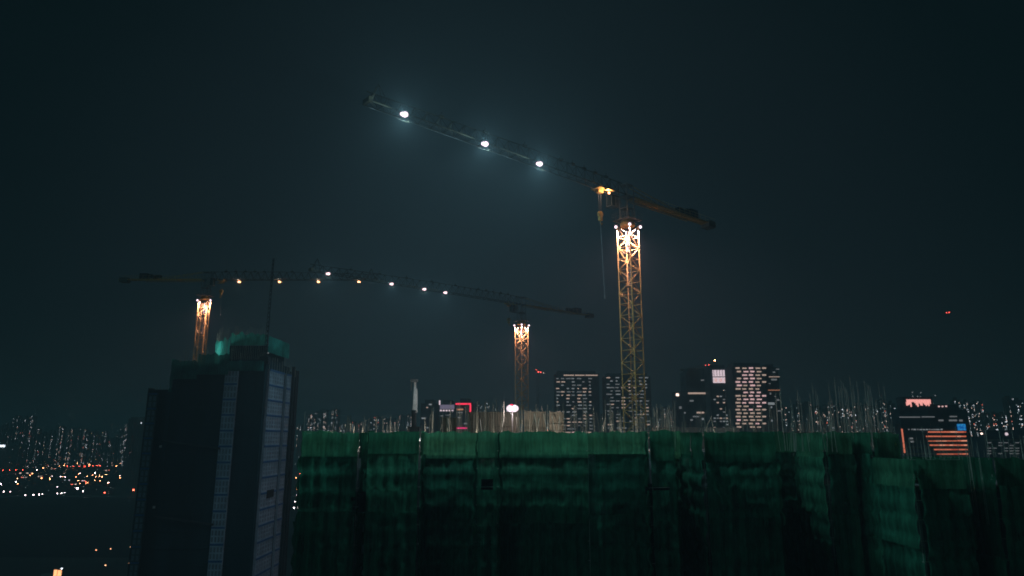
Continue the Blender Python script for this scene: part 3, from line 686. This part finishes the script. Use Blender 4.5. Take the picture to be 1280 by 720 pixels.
# red framed building and its purple washed neighbour
d = 600; root, x0, x1, z1 = office(570, 591, 503, d, 'dark building outlined by a red neon frame', 12, 4, None, fh=3.6)
rect(root, 'neon_frame', 'red_neon', 569.5, 588.8, 504, 505.8, d-.6); rect(root, 'neon_frame', 'red_neon', 587, 588.9, 506, 519, d-.6); rect(root, 'neon_frame', 'magenta_neon', 568.5, 584, 534.3, 536, d-.6)
for q in ((571, 579, 511, 512.6, 'win_orange'), (571.5, 574, 515, 516.3, 'win_dim'), (575.5, 578.5, 515, 516.3, 'win_dim'), (580, 584, 528.5, 530.5, 'win_dim'), (572, 576, 521, 522.3, 'win_dim')): rect(root, 'lit_window', q[4], q[0], q[1], q[2], q[3], d-.6)
d = 620; root, x0, x1, z1 = office(549, 568.8, 505, d, 'building with pale purple lit top floors beside the red neon frame', 12, 4, None, fh=3.6)
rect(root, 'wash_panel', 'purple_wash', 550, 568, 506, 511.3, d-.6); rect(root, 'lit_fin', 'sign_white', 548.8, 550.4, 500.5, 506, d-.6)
for k in range(5): rect(root, 'lit_window', 'sign_white', 550+k*3.6, 552.2+k*3.6, 512.2, 514, d-.6)
for q in ((550, 554, 519.4, 520.4), (557, 562, 518.5, 519.3), (527, 532, 522, 523.4), (536, 540, 504.6, 506), (533, 536, 508.8, 510), (532.5, 535.5, 534, 535.4)):
    if q[0] > 548: rect(root, 'lit_window', 'win_dim', *q, d-.6)
root, x0, x1, z1 = office(526, 545, 504, 640, 'dim block with a few lit windows between placing boom and purple top', 12, 4, None, fh=3.6)
for q in ((527, 532, 522, 523.6, 'win_white'), (536, 540, 504.8, 506.3, 'win_white'), (533, 535, 508.8, 510, 'win_warm'), (532.5, 535.5, 534, 535.4, 'win_white')): rect(root, 'lit_window', q[4], q[0], q[1], q[2], q[3], 639)
# striped block left of the dark tower
d = 1625; root, x0, x1, z1 = office(160, 196, 523, d, 'pale vertically striped block seen just left of the dark tower', 14, 4, None, wallm='far_wall', fh=6.4)
for k in range(9): rect(root, 'pilaster', 'far_wall_warm', 161+k*4, 162.7+k*4, 524, 608, d-.6, .5)
rect(root, 'roof_lamp', 'far_white', 176, 177.3, 528, 529.3, d-.6)

# ------------------------------------------------------------------ far high-rise skyline
def high_rise(px, row, w, d, label, group, wall, litp, seed, warm=.3, strip=None, cross=True, vis=None):
    rg = random.Random(seed); x = at(px, (row+545)/2, d).x; z1 = zr(row, d); W2 = w/873*d/2; dp = min(W2*1.6, 26)
    mb = MB()
    if cross and W2 > 9:
        mb.bb(x-W2, x+W2, d+dp*.25, d+dp*.75, GZ, z1); mb.bb(x-W2*.8, x-W2*.18, d, d+dp*.25, GZ, z1-1); mb.bb(x+W2*.18, x+W2*.8, d, d+dp*.25, GZ, z1-1)
        spans = [(x-W2*.8, x-W2*.18, d), (x+W2*.18, x+W2*.8, d)]
    else:
        mb.bb(x-W2, x+W2, d, d+dp, GZ, z1); spans = [(x-W2, x+W2, d)]
    mb.bb(x-W2*.4, x+W2*.35, d+dp*.3, d+dp*.7, z1, z1+rg.uniform(2, 7))
    if rg.random() < .3: mb.bar((x, d+dp*.5, z1), (x, d+dp*.5, z1+rg.uniform(9, 16)), .4)
    px_m = d/873.0; ww = max(1.5, px_m*.75); hh = max(1.4, px_m*.6); fh = max(3.0, px_m*1.5)
    zmin = max(GZ+8, CH-d*.045)
    cols_on = {}
    for s, (a, b, y) in enumerate(spans):
        nc = max(1, int((b-a)/(ww*1.5)))
        on = [rg.random() < .55 for _ in range(nc)]
        z = z1-4
        while z > zmin:
            for c in range(nc):
                if rg.random() < (litp*1.7 if on[c] else litp*.3):
                    xa = a+(b-a)*(c+.2)/nc; r = rg.random()
                    k = 2 if r < warm else (3 if r < warm+.04 else (1 if r < .62 else 4))
                    mb.bb(xa, xa+ww*rg.uniform(.6, 1.0), y-.5, y-.05, z, z+hh, k)
            z -= fh
    if strip: mb.bb(x+strip*W2-px_m*.35, x+strip*W2+px_m*.35, d-.9, d-.3, zr(row+2, d)-d*.03, z1-4, 5)
    o = mb.build('high_rise', [wall, 'far_white', 'far_warm', 'far_red', 'far_dim', 'strip_pink'], None, (x, d, GZ))
    return tag(o, label, 'high-rise', group)
walls = ['far_wall', 'far_wall_warm', 'far_wall_cool', 'far_wall_cool']
def cluster(spec, where, group, litp, d0, d1, seed, warm=.3):
    spec = sorted(spec, key=lambda s: s[0]); rg = random.Random(seed)
    for i, s in enumerate(spec):
        px, row, w = s[:3]; st = s[3] if len(s) > 3 else None
        high_rise(px, row, w, rg.uniform(d0, d1), 'far high-rise, '+ordl(i)+' '+where, group, rg.choice(walls), litp*rg.uniform(.5, 1.5), seed*100+i, warm, st)
cluster([(3, 531, 7), (10, 528, 6), (19, 520, 9), (29, 522, 7), (37, 520, 9), (45, 536, 8), (54, 541, 9), (64, 538, 8), (76, 533, 8), (88, 536, 9), (97, 537, 7), (108, 537, 8), (117, 539, 7), (124, 545, 8), (131, 539, 7), (142, 548, 9), (152, 536, 6), (158, 530, 5)],
        'in the skyline left of the dark tower', 'high-rises in the far left skyline', .17, 2700, 3300, 1, .2)
cluster([(374, 530, 7), (387, 518, 8), (395, 516, 6), (403, 512, 11), (418, 512, 10), (429, 530, 8), (439, 527, 10), (450, 528, 9), (461, 524, 9), (471, 521, 10), (482, 523, 9), (492, 524, 8), (501, 519, 9), (511, 518, 8)],
        'in the skyline between dark tower and placing boom', 'high-rises in the far centre left skyline', .14, 2100, 2700, 2, .35)
cluster([(598, 505, 9), (609, 503, 7), (618, 508, 8), (630, 512, 9), (645, 516, 9), (668, 520, 9), (683, 518, 8), (753, 520, 8), (824, 512, 8), (833, 509, 9), (842, 512, 7)],
        'in the skyline behind the roof formwork', 'high-rises in the far centre skyline', .09, 1500, 2100, 3, .35)
cluster([(980, 508, 9), (990, 512, 9), (1001, 505, 11), (1012, 503, 10, .0), (1024, 508, 11), (1034, 507, 8), (1043, 506, 9, .0), (1053, 507, 9), (1063, 509, 8), (1074, 507, 9, .0), (1085, 506, 9), (1095, 509, 10), (1106, 500, 9), (1117, 504, 10)],
        'in the skyline behind the tall bamboo poles', 'high-rises in the far centre right skyline', .13, 1500, 1900, 4, .4)
cluster([(1199, 500, 9), (1211, 502, 8), (1219, 505, 6), (1227, 501, 10), (1237, 517, 9), (1246, 516, 9), (1256, 518, 8), (1266, 497, 11), (1277, 500, 9), (1288, 506, 9)],
        'in the skyline at the right edge', 'high-rises in the far right skyline', .16, 1300, 1700, 5, .25)
# back row filling the horizon
rg = random.Random(77); sp2 = []
px = -6
while px < 1290:
    if not (175 < px < 368): sp2.append((px, rg.uniform(527, 537) if px > 370 else rg.uniform(541, 552), rg.uniform(9, 15)))
    px += rg.uniform(13, 20)
for nm, lo, hi in (('low on the far left horizon', -10, 180), ('low on the horizon right of the dark tower', 360, 520), ('low on the horizon behind the roof formwork', 520, 900), ('low on the horizon at the right', 900, 1300)):
    cluster([s for s in sp2 if lo <= s[0] < hi], nm, 'small buildings '+nm, .12, 3600, 4000, int(hi), .45)

# buildings low in front of the right skyline (behind right wing)
d = 380; root, x0, x1, z1 = office(1231, 1320, 546, d, 'low dark block with faint lit floors at the right edge', 8, 5, None, fh=3.2, side_depth=12)
for k in range(5):
    for c in range(6):
        if rg.random() < .6: rect(root, 'lit_window', 'win_dim', 1234+c*7, 1238.5+c*7, 553+k*3.4, 553.8+k*3.4, d-.5)
for q in ((1227, 542, 1.3, 'far_warm'), (1258, 542.5, 2.0, 'sign_white')):
    p = at(q[0], q[1], d+3); mb = MB(); mb.bar((p.x, p.y, z1), p, .1); mb.ball(p, q[2]*.42, 10, 1); mb.build('roof_lamp', ['pole_grey', q[3]], root, (p.x, p.y, z1))
# ridge floor of lights: floodlit stand left
p = at(4, 557.5, 2600)
root = empty('floodlit_hall', (p.x, 2600, GZ), 'low hall with one bright white floodlit sign at the far left edge', 'hall')
mb = MB(); mb.bb(p.x-40, p.x+60, 2600, 2650, GZ, p.z+6); mb.build('hall_body', 'far_wall', root, (p.x, 2600, GZ)); MB().bb(p.x-12, p.x+7, 2598, 2599.7, p.z-4, p.z+4).build('floodlit_sign', 'street_dim', root, (p.x, 2600, p.z))

# ------------------------------------------------------------------ far shore: low blocks, lamps
lowg = 'low buildings on the far shore at the left'
spec = []
rg = random.Random(21)
for r0, r1, n in ((576, 586, 12), (587, 597, 10), (598, 612, 10)):
    for k in range(n):
        spec.append((rg.uniform(-4, 172), rg.uniform(r0, r1), rg.uniform(8, 22)))
spec.sort()
for i, (px, row, w) in enumerate(spec):
    g = on_ground(px, row, 0, 4000); d = g.y; W2 = w/880*d/2; h = rg.uniform(8, 24); mb = MB()
    mb.bb(g.x-W2, g.x+W2, d, d+25, GZ, GZ+h, 0); mb.bb(g.x-W2*.3, g.x+W2*.2, d+5, d+14, GZ+h, GZ+h+4, 0)
    if rg.random() < .9:
        for q in range(rg.randrange(2, 7)):
            a = rg.uniform(-.9, .7); mb.bb(g.x+a*W2, g.x+(a+rg.uniform(.06, .3))*W2, d-.6, d-.1, GZ+h*.55, GZ+h*.55+d*.0009, rg.choice((1, 2, 3, 2, 3, 2, 4)))
    o = mb.build('low_building', ['far_wall_cool', 'far_dim', 'far_warm', 'far_red', 'far_white'], None, (g.x, d, GZ))
    tag(o, 'low building on the far shore, '+ordl(i)+' over the water', 'low building', lowg)
lamps = {'white': [(20, 602, 2.2), (5, 614.5, 2.2), (13, 614.5, 1.2), (32, 619, 1.6), (42, 618.4, 1.7), (49, 618, 2), (53, 617.5, 1.1), (72, 617, 1.4), (77, 616.4, 1.6), (81, 616, 1.0), (72, 608.6, 1), (97, 610.5, 3.0), (104, 614, 1.6), (100, 591.6, 1.4), (76, 595.6, 1.4), (81.5, 596, 1.4), (119, 591.2, 2), (46, 587.4, 1.5), (172, 609, 2.0), (136, 603, 1.2), (65, 595, 1), (375, 625, 1.4), (369, 627, 1.2), (371, 619, 1), (377, 617, 1), (372.5, 634.5, 2.4), (367.5, 634.8, 2.2), (176, 586, 1.5), (156, 589.5, 1.2), (150, 594, 1.1), (134, 573, 1), (142, 574, 1.1), (147, 574, 1.0), (153, 573.5, 1.0), (131, 574, 1), (1, 605, 1.4), (375, 606, 1)],
         'orange': [(22, 598, 1.3), (38, 594, 1.4), (52, 597.5, 1.5), (62, 597.5, 1.4), (160.5, 577.5, 2.0), (109, 595, 1), (113, 598, 1), (118, 600, 1), (125, 601, 1.2), (128, 596, 1.2), (133, 593, 1.2), (140, 598, 1.3), (145, 596, 1.1), (150, 597, 1.3), (120, 596, 1.1), (54, 585, 1.7), (60, 576, 1.4), (69, 575, 1.5), (80, 582, 1.4), (97, 579, 1.5), (58, 581, 1.5), (88, 583, 1.1), (72, 583, 1.2), (48, 577, 1.1), (371, 611.5, 2.2), (376, 612, 1.4), (370, 597, 1.2), (95, 596, 1.1), (110, 603, 1.2)],
         'red': [(4, 588, 1.1), (12, 587.7, 1.1), (20, 587.5, 1.1), (28, 587.4, 1.1), (36, 587.2, 1.1), (106, 583, 1.5), (111, 582.6, 1.5), (116, 582.3, 1.6), (121, 582.1, 1.7), (125, 582, 1.8), (99, 583, 1.3), (92, 583, 1.2), (84, 583, 1.2), (64, 583.5, 1.2), (131, 616, 1.9), (167, 612.5, 2.6), (168, 610, 1.4), (107, 602.5, 1.3), (375, 592, 1.3)]}
rg = random.Random(88)
for k in range(36): lamps['orange'].append((rg.uniform(20, 172), rg.choice((578, 581, 584, 593, 597, 600, 604))+rg.uniform(-1.5, 1.5), rg.uniform(.8, 1.3)))
def lamp_post(px, row, size, kind, label, group, h=16.0):
    u = 360-row; up = u*cp+F*sp; fw = F*cp-u*sp
    d = min(4000, (CH-h)*fw/-up)
    x = (px-640)/fw*d; z = CH+up/fw*d
    r_ = empty('lamp_post', (x, d, GZ), label, 'lamp post', group)
    pm = d/880; rr = pm*.42*size*.8
    mb = MB(); mb.bar((x, d, GZ), (x, d, z), .22, 5, .14); mb.bar((x, d, z), (x+rr, d, z+.1), .15, 5); mb.build('post', 'pole_grey', r_, (x, d, GZ))
    MB().ball((x, d-.3, z), rr, 8, None, .75).build('lamp_head', {'white': 'street_white', 'orange': 'street_orange', 'red': 'street_red'}[kind], r_, (x, d, z))
    return x, d, z
for kind, lst in lamps.items():
    lst = sorted(lst); names = {'white': 'bright white', 'orange': 'orange', 'red': 'red'}
    for i, (px, row, s) in enumerate(lst):
        lamp_post(px, row, s, kind, f'{names[kind]} far shore lamp post, {ordl(i)} of its colour', f'{names[kind]} lamp posts on the far shore')
# small lights on the near dark quay
for i, (px, row) in enumerate([(120, 687.5), (131.5, 706.5), (138, 686), (161, 704), (163, 683.5)]):
    u = 360-row; up = u*cp+F*sp; fw = F*cp-u*sp; h = 8; d = (CH-h)*fw/-up; x = (px-640)/fw*d; z = GZ+h
    r_ = empty('lamp_post', (x, d, GZ), f'small warm lamp post on the dark quay, {ordl(i)} of five', 'lamp post', 'warm lamp posts on the near quay')
    mb = MB(); mb.bar((x, d, GZ), (x, d, z), .16, 6, .1); mb.bar((x, d, z), (x+.6, d, z+.2), .1, 6); mb.build('post', 'pole_grey', r_, (x, d, GZ))
    MB().ball((x+.4, d-.3, z), .62, 10, None, .7).build('lamp_head', 'quay_warm', r_, (x, d, z))
# warm lit pump house on the quay
u = 360-719; g = on_ground(71, 724, 0); d = g.y
root = empty('quay_house', (g.x, d, GZ), 'small quay building with warm orange floodlit wall at bottom left', 'quay building')
mb = MB(); mb.bb(g.x-4, g.x+4, d, d+8, GZ, GZ+9); mb.bb(g.x-16, g.x-4.01, d+1, d+8, GZ, GZ+4); mb.build('house_wall', 'concrete', root, (g.x, d, GZ))
MB().bb(g.x-3.6, g.x-.6, d-.12, d-.01, GZ+1, GZ+8.3).build('lit_window', 'warm_shed', root, (g.x, d, GZ)); MB().bb(g.x-.1, g.x+3.6, d-.12, d-.01, GZ+1.5, GZ+8).build('lit_window', 'warm_shed', root, (g.x, d, GZ))
MB().bb(g.x+3.2, g.x+4.2, d-.8, d-.2, GZ+9, GZ+9.9).build('flood_lamp', 'street_dim', root, (g.x, d, GZ+9)); MB().bb(g.x-4.4, g.x+4.4, d-.5, d+8.4, GZ+9.0, GZ+9.4).build('roof', 'concrete_dark', root, (g.x, d, GZ+9))

# ------------------------------------------------------------------ distant cranes and aircraft
def small_crane(px, row, d, mast_base_row, a, b, label, lights, lm='red_beacon'):
    pm = at(px, row, d); z0 = GZ if mast_base_row is None else zr(mast_base_row, d)
    r_ = empty('tower_crane', (pm.x, d, z0), label, 'tower crane', 'distant tower cranes')
    mb = MB()
    for sx, sy in ((-1, -1), (1, -1), (1, 1), (-1, 1)): mb.bar((pm.x+sx, d+sy, z0), (pm.x+sx, d+sy, pm.z), .22)
    n = int((pm.z-z0)/4)
    for k in range(n): s = 1 if k % 2 else -1; mb.bar((pm.x-s, d-1, z0+k*4), (pm.x+s, d-1, z0+k*4+4), .15)
    mb.build('mast', 'dark_steel', r_, (pm.x, d, z0))
    A, Bp = at(a[0], a[1], d), at(b[0], b[1], d); mb = MB(); L = Bp-A; up = Vector((0, 0, 1.6))
    mb.bar(A, Bp, .22); mb.bar(A+up, Bp+up*.5, .2); n = 12
    for k in range(n): mb.bar(A+L*(k/n), A+L*((k+.5)/n)+up, .12); mb.bar(A+L*((k+.5)/n)+up, A+L*((k+1)/n), .12)
    mb.build('jib', 'crane_grey', r_, A)
    mb = MB(); mb.box(A.lerp(Bp, .08)+Vector((0, 0, -.6)), (3, 2, 2)); mb.build('counterweight', 'ballast', r_, A)
    for q in lights:
        p = at(q[0], q[1], d-2); MB().ball(p, q[2], 8, None, .7).build('red_lamp', q[3] if len(q) > 3 else lm, r_, p)
small_crane(672, 466, 900, None, (668.5, 462), (684, 468), 'distant crane with red lit jib between the middle crane and office towers', [(670.3, 462.3, .5), (673, 464.8, .9), (676, 465.3, .8), (679.5, 466.3, .5, 'far_warm')])
small_crane(889.5, 456, 745, 461, (849, 462.5), (892, 455), 'distant crane on the slim tower roof with an orange light', [(893.5, 450.5, .8, 'street_orange'), (886, 456, .55), (882, 456.6, .4)])
p = at(1184.5, 390.5, 800); AS = .53; r_ = empty('aircraft', p, 'tiny aircraft showing two red lights in the sky at the right', 'aircraft')
mb = MB(); mb.bar(p+AS*Vector((-9, 0, 0)), p+AS*Vector((8, 0, 0)), .58, 10, .32); mb.bar(p+AS*Vector((8, 0, 0)), p+AS*Vector((11, 0, .3)), .32, 10, .05); mb.bar(p+AS*Vector((-9, 0, 0)), p+AS*Vector((-10.5, 0, -.2)), .58, 10, .16); mb.build('fuselage', 'dark_steel', r_, p)
mb = MB(); mb.quad([p+AS*Vector((-2, -9, 0)), p+AS*Vector((0, -9, 0)), p+AS*Vector((2, 0, 0)), p+AS*Vector((-3, 0, 0))]); mb.quad([p+AS*Vector((-3, 0, 0)), p+AS*Vector((2, 0, 0)), p+AS*Vector((0, 9, 0)), p+AS*Vector((-2, 9, 0))]); mb.build('wing', 'dark_steel', r_, p)
mb = MB(); mb.quad([p+AS*Vector((7, 0, .3)), p+AS*Vector((10.5, 0, .3)), p+AS*Vector((11.5, 0, 3.5)), p+AS*Vector((10, 0, 3.5))]); mb.build('tail_fin', 'dark_steel', r_, p)
for x, r in ((-3.2, 1.2), (2.4, 1.4)): MB().ball(p+AS*Vector((x, -1.2, -.6+x*.15)), r*AS, 8, None, .6).build('red_lamp', 'red_beacon', r_, p)

# ------------------------------------------------------------------ ground, water, roads, haze
G = 12000
mb = MB(); mb.quad([(-G, -600, GZ-.02), (G, -600, GZ-.02), (G, G, GZ-.02), (-G, G, GZ-.02)]); tag(mb.build('ground', 'asphalt'), kind='structure')
m, n = nt('water'); N = n.nodes; L = n.links; out = N.new('ShaderNodeOutputMaterial'); b = N.new('ShaderNodeBsdfPrincipled')
b.inputs['Base Color'].default_value = (.006, .02, .024, 1); b.inputs['Roughness'].default_value = .65; b.inputs['Specular IOR Level'].default_value = .0
no = N.new('ShaderNodeTexNoise'); no.inputs['Scale'].default_value = .09; no.inputs['Detail'].default_value = 6; tc = N.new('ShaderNodeTexCoord'); bp = N.new('ShaderNodeBump'); bp.inputs['Strength'].default_value = .5; bp.inputs['Distance'].default_value = 2
L.new(tc.outputs['Object'], no.inputs['Vector']); L.new(no.outputs['Fac'], bp.inputs['Height']); L.new(bp.outputs[0], b.inputs['Normal']); L.new(b.outputs[0], out.inputs[0]); M['water'] = m
mb = MB(); mb.quad([(-2600, 830, GZ+.02), (-140, 800, GZ+.02), (-140, 1560, GZ+.02), (-2600, 1600, GZ+.02)]); tag(mb.build('water', 'water'), kind='structure')
mb = MB()
for y in (1640, 2150, 3000): mb.bb(-2600, 200, y, y+14, GZ-.01, GZ+.1)
tag(mb.build('road', 'concrete_dark'), kind='structure')
mb = MB(); mb.bb(-2600, -140, 1600.5, 1606, GZ-1, GZ+2.2); tag(mb.build('sea_wall', 'concrete'), 'long low concrete sea wall along the far shore', 'sea wall')
m, n = nt('haze'); out = n.nodes.new('ShaderNodeOutputMaterial'); v = n.nodes.new('ShaderNodeVolumePrincipled')
v.inputs['Color'].default_value = (.74, .92, 1, 1); v.inputs['Density'].default_value = .00042; v.inputs['Anisotropy'].default_value = .0
n.links.new(v.outputs[0], out.inputs['Volume']); M['haze'] = m
mb = MB(); mb.bb(-G-50, G+50, -650, G+50, GZ-2, CH+165); tag(mb.build('haze', 'haze'), kind='stuff')

# ------------------------------------------------------------------ night sky
SUN_EL, SUN_AZ = R(34), R(238)
w = bpy.data.worlds.new('World'); sc.world = w; w.use_nodes = True; N = w.node_tree.nodes; L = w.node_tree.links; N.clear()
out = N.new('ShaderNodeOutputWorld'); bg = N.new('ShaderNodeBackground'); bg2 = N.new('ShaderNodeBackground'); ad = N.new('ShaderNodeAddShader')
sky = N.new('ShaderNodeTexSky'); sky.sky_type = 'NISHITA'; sky.sun_disc = False; sky.sun_elevation = SUN_EL; sky.sun_rotation = SUN_AZ
L.new(sky.outputs[0], bg.inputs[0]); bg.inputs[1].default_value = .0003
tc = N.new('ShaderNodeTexCoord'); vm = N.new('ShaderNodeVectorMath'); vm.operation = 'DOT_PRODUCT'
vm.inputs[1].default_value = Vector((0.0, math.cos(R(6)), math.sin(R(6))))
cr = N.new('ShaderNodeValToRGB'); e = cr.color_ramp.elements; cr.color_ramp.interpolation = 'EASE'
e[0].position = .40; e[0].color = (.0004, .0026, .0034, 1); e[1].position = 1.0; e[1].color = (.0050, .0096, .0128, 1)
x = e.new(.74); x.color = (.0006, .0036, .0044, 1); x = e.new(.9); x.color = (.0028, .0064, .0084, 1)
L.new(tc.outputs['Generated'], vm.inputs[0]); L.new(vm.outputs['Value'], cr.inputs[0]); L.new(cr.outputs[0], bg2.inputs[0]); bg2.inputs[1].default_value = 1.0
L.new(bg.outputs[0], ad.inputs[0]); L.new(bg2.outputs[0], ad.inputs[1]); L.new(ad.outputs[0], out.inputs[0])
sl = bpy.data.lights.new('sun', 'SUN'); sl.energy = .16; sl.angle = R(25); sl.color = (.25, .92, 1)
so = bpy.data.objects.new('sun', sl); C.objects.link(so)
sd = Vector((math.sin(SUN_AZ)*math.cos(SUN_EL), math.cos(SUN_AZ)*math.cos(SUN_EL), math.sin(SUN_EL)))
so.rotation_euler = (-sd).to_track_quat('-Z', 'Y').to_euler()

vs = sc.view_settings; sc.display_settings.display_device = 'sRGB'; vs.view_transform = 'Standard'; vs.look = 'None'; vs.exposure = 0; vs.gamma = 1; vs.use_curve_mapping = False
cy = sc.cycles; cy.volume_bounces = 0; cy.max_bounces = 6; cy.diffuse_bounces = 2; cy.glossy_bounces = 2; cy.transmission_bounces = 3; cy.transparent_max_bounces = 10
cy.use_denoising = True; cy.pixel_filter_type = 'BLACKMAN_HARRIS'; cy.filter_width = 1.8; cy.sample_clamp_indirect = 3
